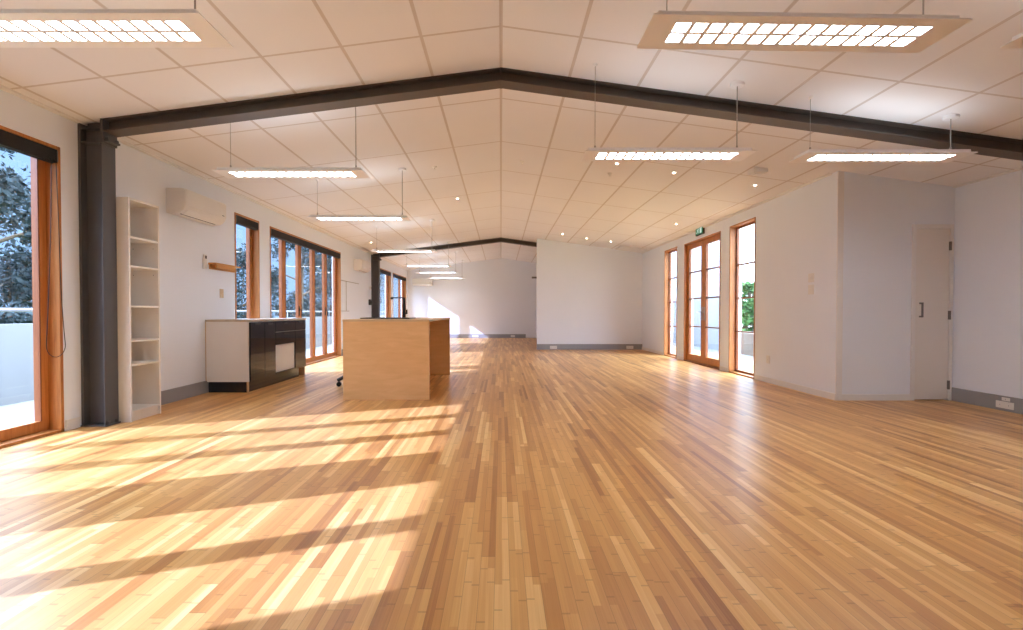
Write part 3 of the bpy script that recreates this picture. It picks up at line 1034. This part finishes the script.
for px, py, lab in ((434.5, 167.5, 'small ceiling sprinkler left of the ridge'), (522, 162, 'small ceiling sprinkler close to the ridge'), (609.5, 174, 'small ceiling sprinkler under the middle right suspended light')):
    x, y = at_ceiling(px, py)
    z = ceil_z(x)
    r = empty('ceiling_sprinkler', (x, y, z), lab, 'sprinkler', 'ceiling sprinklers')
    MB().lathe(x, y, [(0.022, z - 0.012), (0.036, z - 0.006), (0.036, z + 0.008)], 16).build('escutcheon', M_trimw, r)
    MB().lathe(x, y, [(0.020, z - 0.045), (0.022, z - 0.041), (0.008, z - 0.036), (0.008, z - 0.012)], 12).build('head', M_trimw, r)
x, y = at_ceiling(757, 170)
z = ceil_z(x)
r = empty('emergency_light', (x, y, z), 'white box emergency light on the ceiling near the window wall', 'emergency light')
MB().box(x - 0.085, x + 0.085, y - 0.07, y + 0.07, z - 0.055, z + 0.014).build('body', M_plast, r, 0.01)
MB().box(x - 0.06, x + 0.06, y - 0.05, y + 0.05, z - 0.066, z - 0.055).build('lens', M_trimw, r, 0.006)
x, y = 3.40, 12.45
z = ceil_z(x)
r = empty('ceiling_vent', (x, y, z), 'white ceiling vent in the corner beside the partition', 'vent')
MB().prism([(x - 0.34, ceil_z(x - 0.34) - 0.04), (x + 0.34, ceil_z(x + 0.34) - 0.04), (x + 0.34, ceil_z(x + 0.34) + 0.004), (x - 0.34, ceil_z(x - 0.34) + 0.004)], 1, y - 0.3, y + 0.3).build('frame', M_plast, r, 0.006)
m = MB()
for k in range(5):
    yy = y - 0.2 + 0.1 * k
    m.prism([(x - 0.28, ceil_z(x - 0.28) - 0.044), (x + 0.28, ceil_z(x + 0.28) - 0.044), (x + 0.28, ceil_z(x + 0.28) - 0.039), (x - 0.28, ceil_z(x - 0.28) - 0.039)], 1, yy - 0.02, yy + 0.02)
m.build('grille', M_trimw, r)
r = empty('wall_plate', (1.36, YF, 2.3), 'small dark plate on the far wall beside the partition edge', 'plate')
MB().box(1.22, 1.50, YF - 0.02, YF - 0.001, 2.36, 2.43).build('plate', M_hinge, r, 0.004)

# ------------------------------------------------------------------ outside, left terrace
struct(MB().box(-5.5, XL - 0.2, -6, 24, -0.14, -0.02).build('ground_terrace', M_deck), 'pale terrace paving outside the left doors')
struct(MB().box(-5.65, -5.5, -6, 24, -0.14, 0.88).build('wall_parapet', M_parapet), 'low white parapet along the terrace')
r = empty('terrace_railing', (-5.575, 8, 0.88), 'thin metal handrail on top of the white terrace parapet', 'railing')
MB().tube([(-5.575, -6, 1.04), (-5.575, 24, 1.04)], 0.022, 8).build('handrail', M_hinge, r)
for k in range(20):
    y = -5.6 + 1.5 * k
    MB().tube([(-5.575, y, 0.88), (-5.575, y, 1.03)], 0.012, 6).build('post', M_metal, r)
struct(MB().box(-80, 80, -60, 120, -3.3, -3.1).build('ground', M_grass), 'lawn far below the terrace')


def tree(x, y, h, rad, zlow, seed, leaf, label, nleaf=14000, size=0.085, group='trees beyond the terrace'):
    rnd = random.Random(seed)
    r = empty('leafy_tree', (x, y, -3.1), label, 'tree', group)
    t = MB()
    t.tube([(x, y, -3.15), (x + 0.1, y, -1.5), (x - 0.05, y + 0.1, 0.2), (x + 0.1, y, h * 0.75)], 0.17, 8, 0.05)
    for k in range(7):
        a = k * 2.4 + seed
        zb = zlow - 0.3 + (h - zlow) * (k / 9)
        t.tube([(x, y, zb), (x + math.cos(a) * rad * 0.45, y + math.sin(a) * rad * 0.45, zb + 0.55), (x + math.cos(a) * rad * 0.8, y + math.sin(a) * rad * 0.8, zb + 0.9)], 0.06, 6, 0.015)
    t.build('trunk', M_bark, r)
    f = MB()
    bm = f.bm
    clumps = []
    for k in range(42):
        u = rnd.random()
        zz = zlow + (h - zlow) * u
        rr = rad * (math.sin(math.pi * min(1, 0.16 + 0.80 * u)) ** 0.6) * (0.45 + 0.55 * rnd.random())
        a = rnd.random() * 2 * math.pi
        clumps.append((x + rr * math.cos(a), y + rr * math.sin(a), zz, 0.45 + 0.35 * rnd.random()))
    for k in range(nleaf):
        c = clumps[rnd.randrange(len(clumps))]
        d = Vector((rnd.gauss(0, 1), rnd.gauss(0, 1), rnd.gauss(0, 0.8))).normalized() * c[3] * (rnd.random() ** 0.4) * rad * 0.45
        p = Vector(c[:3]) + d
        n = Vector((rnd.gauss(0, 1), rnd.gauss(0, 1), rnd.gauss(0, 1) + 0.6)).normalized()
        u = n.orthogonal().normalized()
        u = Matrix.Rotation(rnd.random() * 6.28, 3, n) @ u
        w = n.cross(u)
        s = size * (0.6 + 0.8 * rnd.random())
        vs = [bm.verts.new(p + u * s), bm.verts.new(p + w * s * 0.45), bm.verts.new(p - u * s), bm.verts.new(p - w * s * 0.45)]
        bm.faces.new(vs)
    f.build('foliage', leaf, r)


tree(-12.2, 10.6, 5.2, 2.3, -0.8, 1, M_leaf, 'dark evergreen tree outside the near bifold door')
tree(-14.5, 16.6, 4.9, 2.2, -0.8, 2, M_leaf, 'evergreen tree on the right of the view through near door')
tree(-13.0, 23.0, 4.3, 2.5, -0.9, 3, M_leaf, 'evergreen tree outside the narrow window')
tree(-12.0, 28.6, 6.4, 2.8, -0.9, 4, M_leaf, 'evergreen tree on the left outside the five leaf door')
tree(-11.5, 35.0, 6.6, 2.8, -0.9, 5, M_leaf, 'evergreen tree on the right outside the five leaf door')
tree(-13.5, 42.0, 6.8, 2.8, -0.9, 6, M_leaf, 'farthest evergreen tree outside the left doors')

# outside, right
struct(MB().box(XR + 0.2, 6.1, 5.6, 24, -0.14, -0.02).build('ground_terrace_right', M_deck), 'pale paving outside the french doors')
struct(MB().box(5.95, 6.12, 5.6, 11.9, -0.14, 0.51).build('wall_garden', M_tan), 'low tan garden wall outside the right window')
struct(MB().box(5.92, 6.06, 11.95, 24, -3.1, 4.4).build('wall_neighbour', M_render), 'white neighbouring wall outside the french doors')
tree(8.5, 16.4, 2.35, 0.85, -1.2, 9, M_leaf2, 'bushy green tree outside the right narrow window', 4200, 0.11, None)

# ------------------------------------------------------------------ light
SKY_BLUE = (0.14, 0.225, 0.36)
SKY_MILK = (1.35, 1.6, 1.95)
SKY_FILL = (2.8, 3.5, 4.7)
SKY_FILL_EAST = (4.7, 5.6, 7.0)
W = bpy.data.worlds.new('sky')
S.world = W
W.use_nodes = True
nt = W.node_tree
for n in list(nt.nodes):
    nt.nodes.remove(n)
out = nt.nodes.new('ShaderNodeOutputWorld')
bg = nt.nodes.new('ShaderNodeBackground')
N, L = nt.nodes.new, nt.links.new
tc = N('ShaderNodeTexCoord')
sp = N('ShaderNodeSeparateXYZ')
L(tc.outputs['Generated'], sp.inputs[0])
# unseen bright cloud overhead, added to light the room; clear blue low over the terrace, milky low over the neighbour's side
nz = N('ShaderNodeTexNoise')
nz.inputs['Scale'].default_value = 3.0
nz.inputs['Detail'].default_value = 5
L(tc.outputs['Generated'], nz.inputs[0])
ns = N('ShaderNodeMath')
ns.operation = 'MULTIPLY_ADD'
ns.inputs[1].default_value = 0.16
ns.inputs[2].default_value = -0.08
L(nz.outputs[0], ns.inputs[0])
hz = N('ShaderNodeMath')
hz.operation = 'ADD'
L(sp.outputs[2], hz.inputs[0])
L(ns.outputs[0], hz.inputs[1])
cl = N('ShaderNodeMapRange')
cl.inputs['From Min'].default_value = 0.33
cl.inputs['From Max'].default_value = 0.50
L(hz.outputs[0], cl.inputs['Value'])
sd = N('ShaderNodeMapRange')
sd.inputs['From Min'].default_value = -0.1
sd.inputs['From Max'].default_value = 0.35
L(sp.outputs[0], sd.inputs['Value'])
mxa = N('ShaderNodeMixRGB')
mxa.inputs[1].default_value = (*SKY_BLUE, 1)
mxa.inputs[2].default_value = (*SKY_MILK, 1)
L(sd.outputs[0], mxa.inputs[0])
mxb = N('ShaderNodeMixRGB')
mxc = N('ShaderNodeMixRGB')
mxc.inputs[1].default_value = (*SKY_FILL, 1)
mxc.inputs[2].default_value = (*SKY_FILL_EAST, 1)
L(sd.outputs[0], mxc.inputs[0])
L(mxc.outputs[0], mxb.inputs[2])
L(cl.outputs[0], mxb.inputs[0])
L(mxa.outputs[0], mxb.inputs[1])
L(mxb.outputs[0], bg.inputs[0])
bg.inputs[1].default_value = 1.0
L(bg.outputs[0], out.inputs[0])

sun = bpy.data.lights.new('sun', 'SUN')
sun.energy = 2.9
sun.angle = math.radians(0.55)
sun.color = (0.82, 0.93, 1.55)
so = bpy.data.objects.new('sun', sun)
COL.objects.link(so)
d = Vector((2.61, 1.0, -0.632 * math.hypot(2.61, 1.0)))
so.rotation_euler = d.to_track_quat('-Z', 'Y').to_euler()
so.location = (-20, -5, 15)

# ------------------------------------------------------------------ camera
cam = bpy.data.cameras.new('camera')
cam.sensor_width = 36
cam.lens = 475 / 1023 * 36
cam.shift_x = 10.5 / 1023
cam.shift_y = 5.0 / 1023
cam.clip_start = 0.05
co = bpy.data.objects.new('camera', cam)
COL.objects.link(co)
co.location = (0, 0, 1.01)
co.rotation_euler = (math.radians(90 - 0.9), 0, 0)
S.camera = co

S.view_settings.view_transform = 'Standard'
S.view_settings.look = 'None'
S.view_settings.exposure = 2.03
S.view_settings.gamma = 1.0
S.view_settings.use_curve_mapping = False
S.cycles.max_bounces = 12
S.cycles.diffuse_bounces = 6
S.cycles.transparent_max_bounces = 16
S.cycles.use_denoising = True
S.cycles.sample_clamp_indirect = 6.0
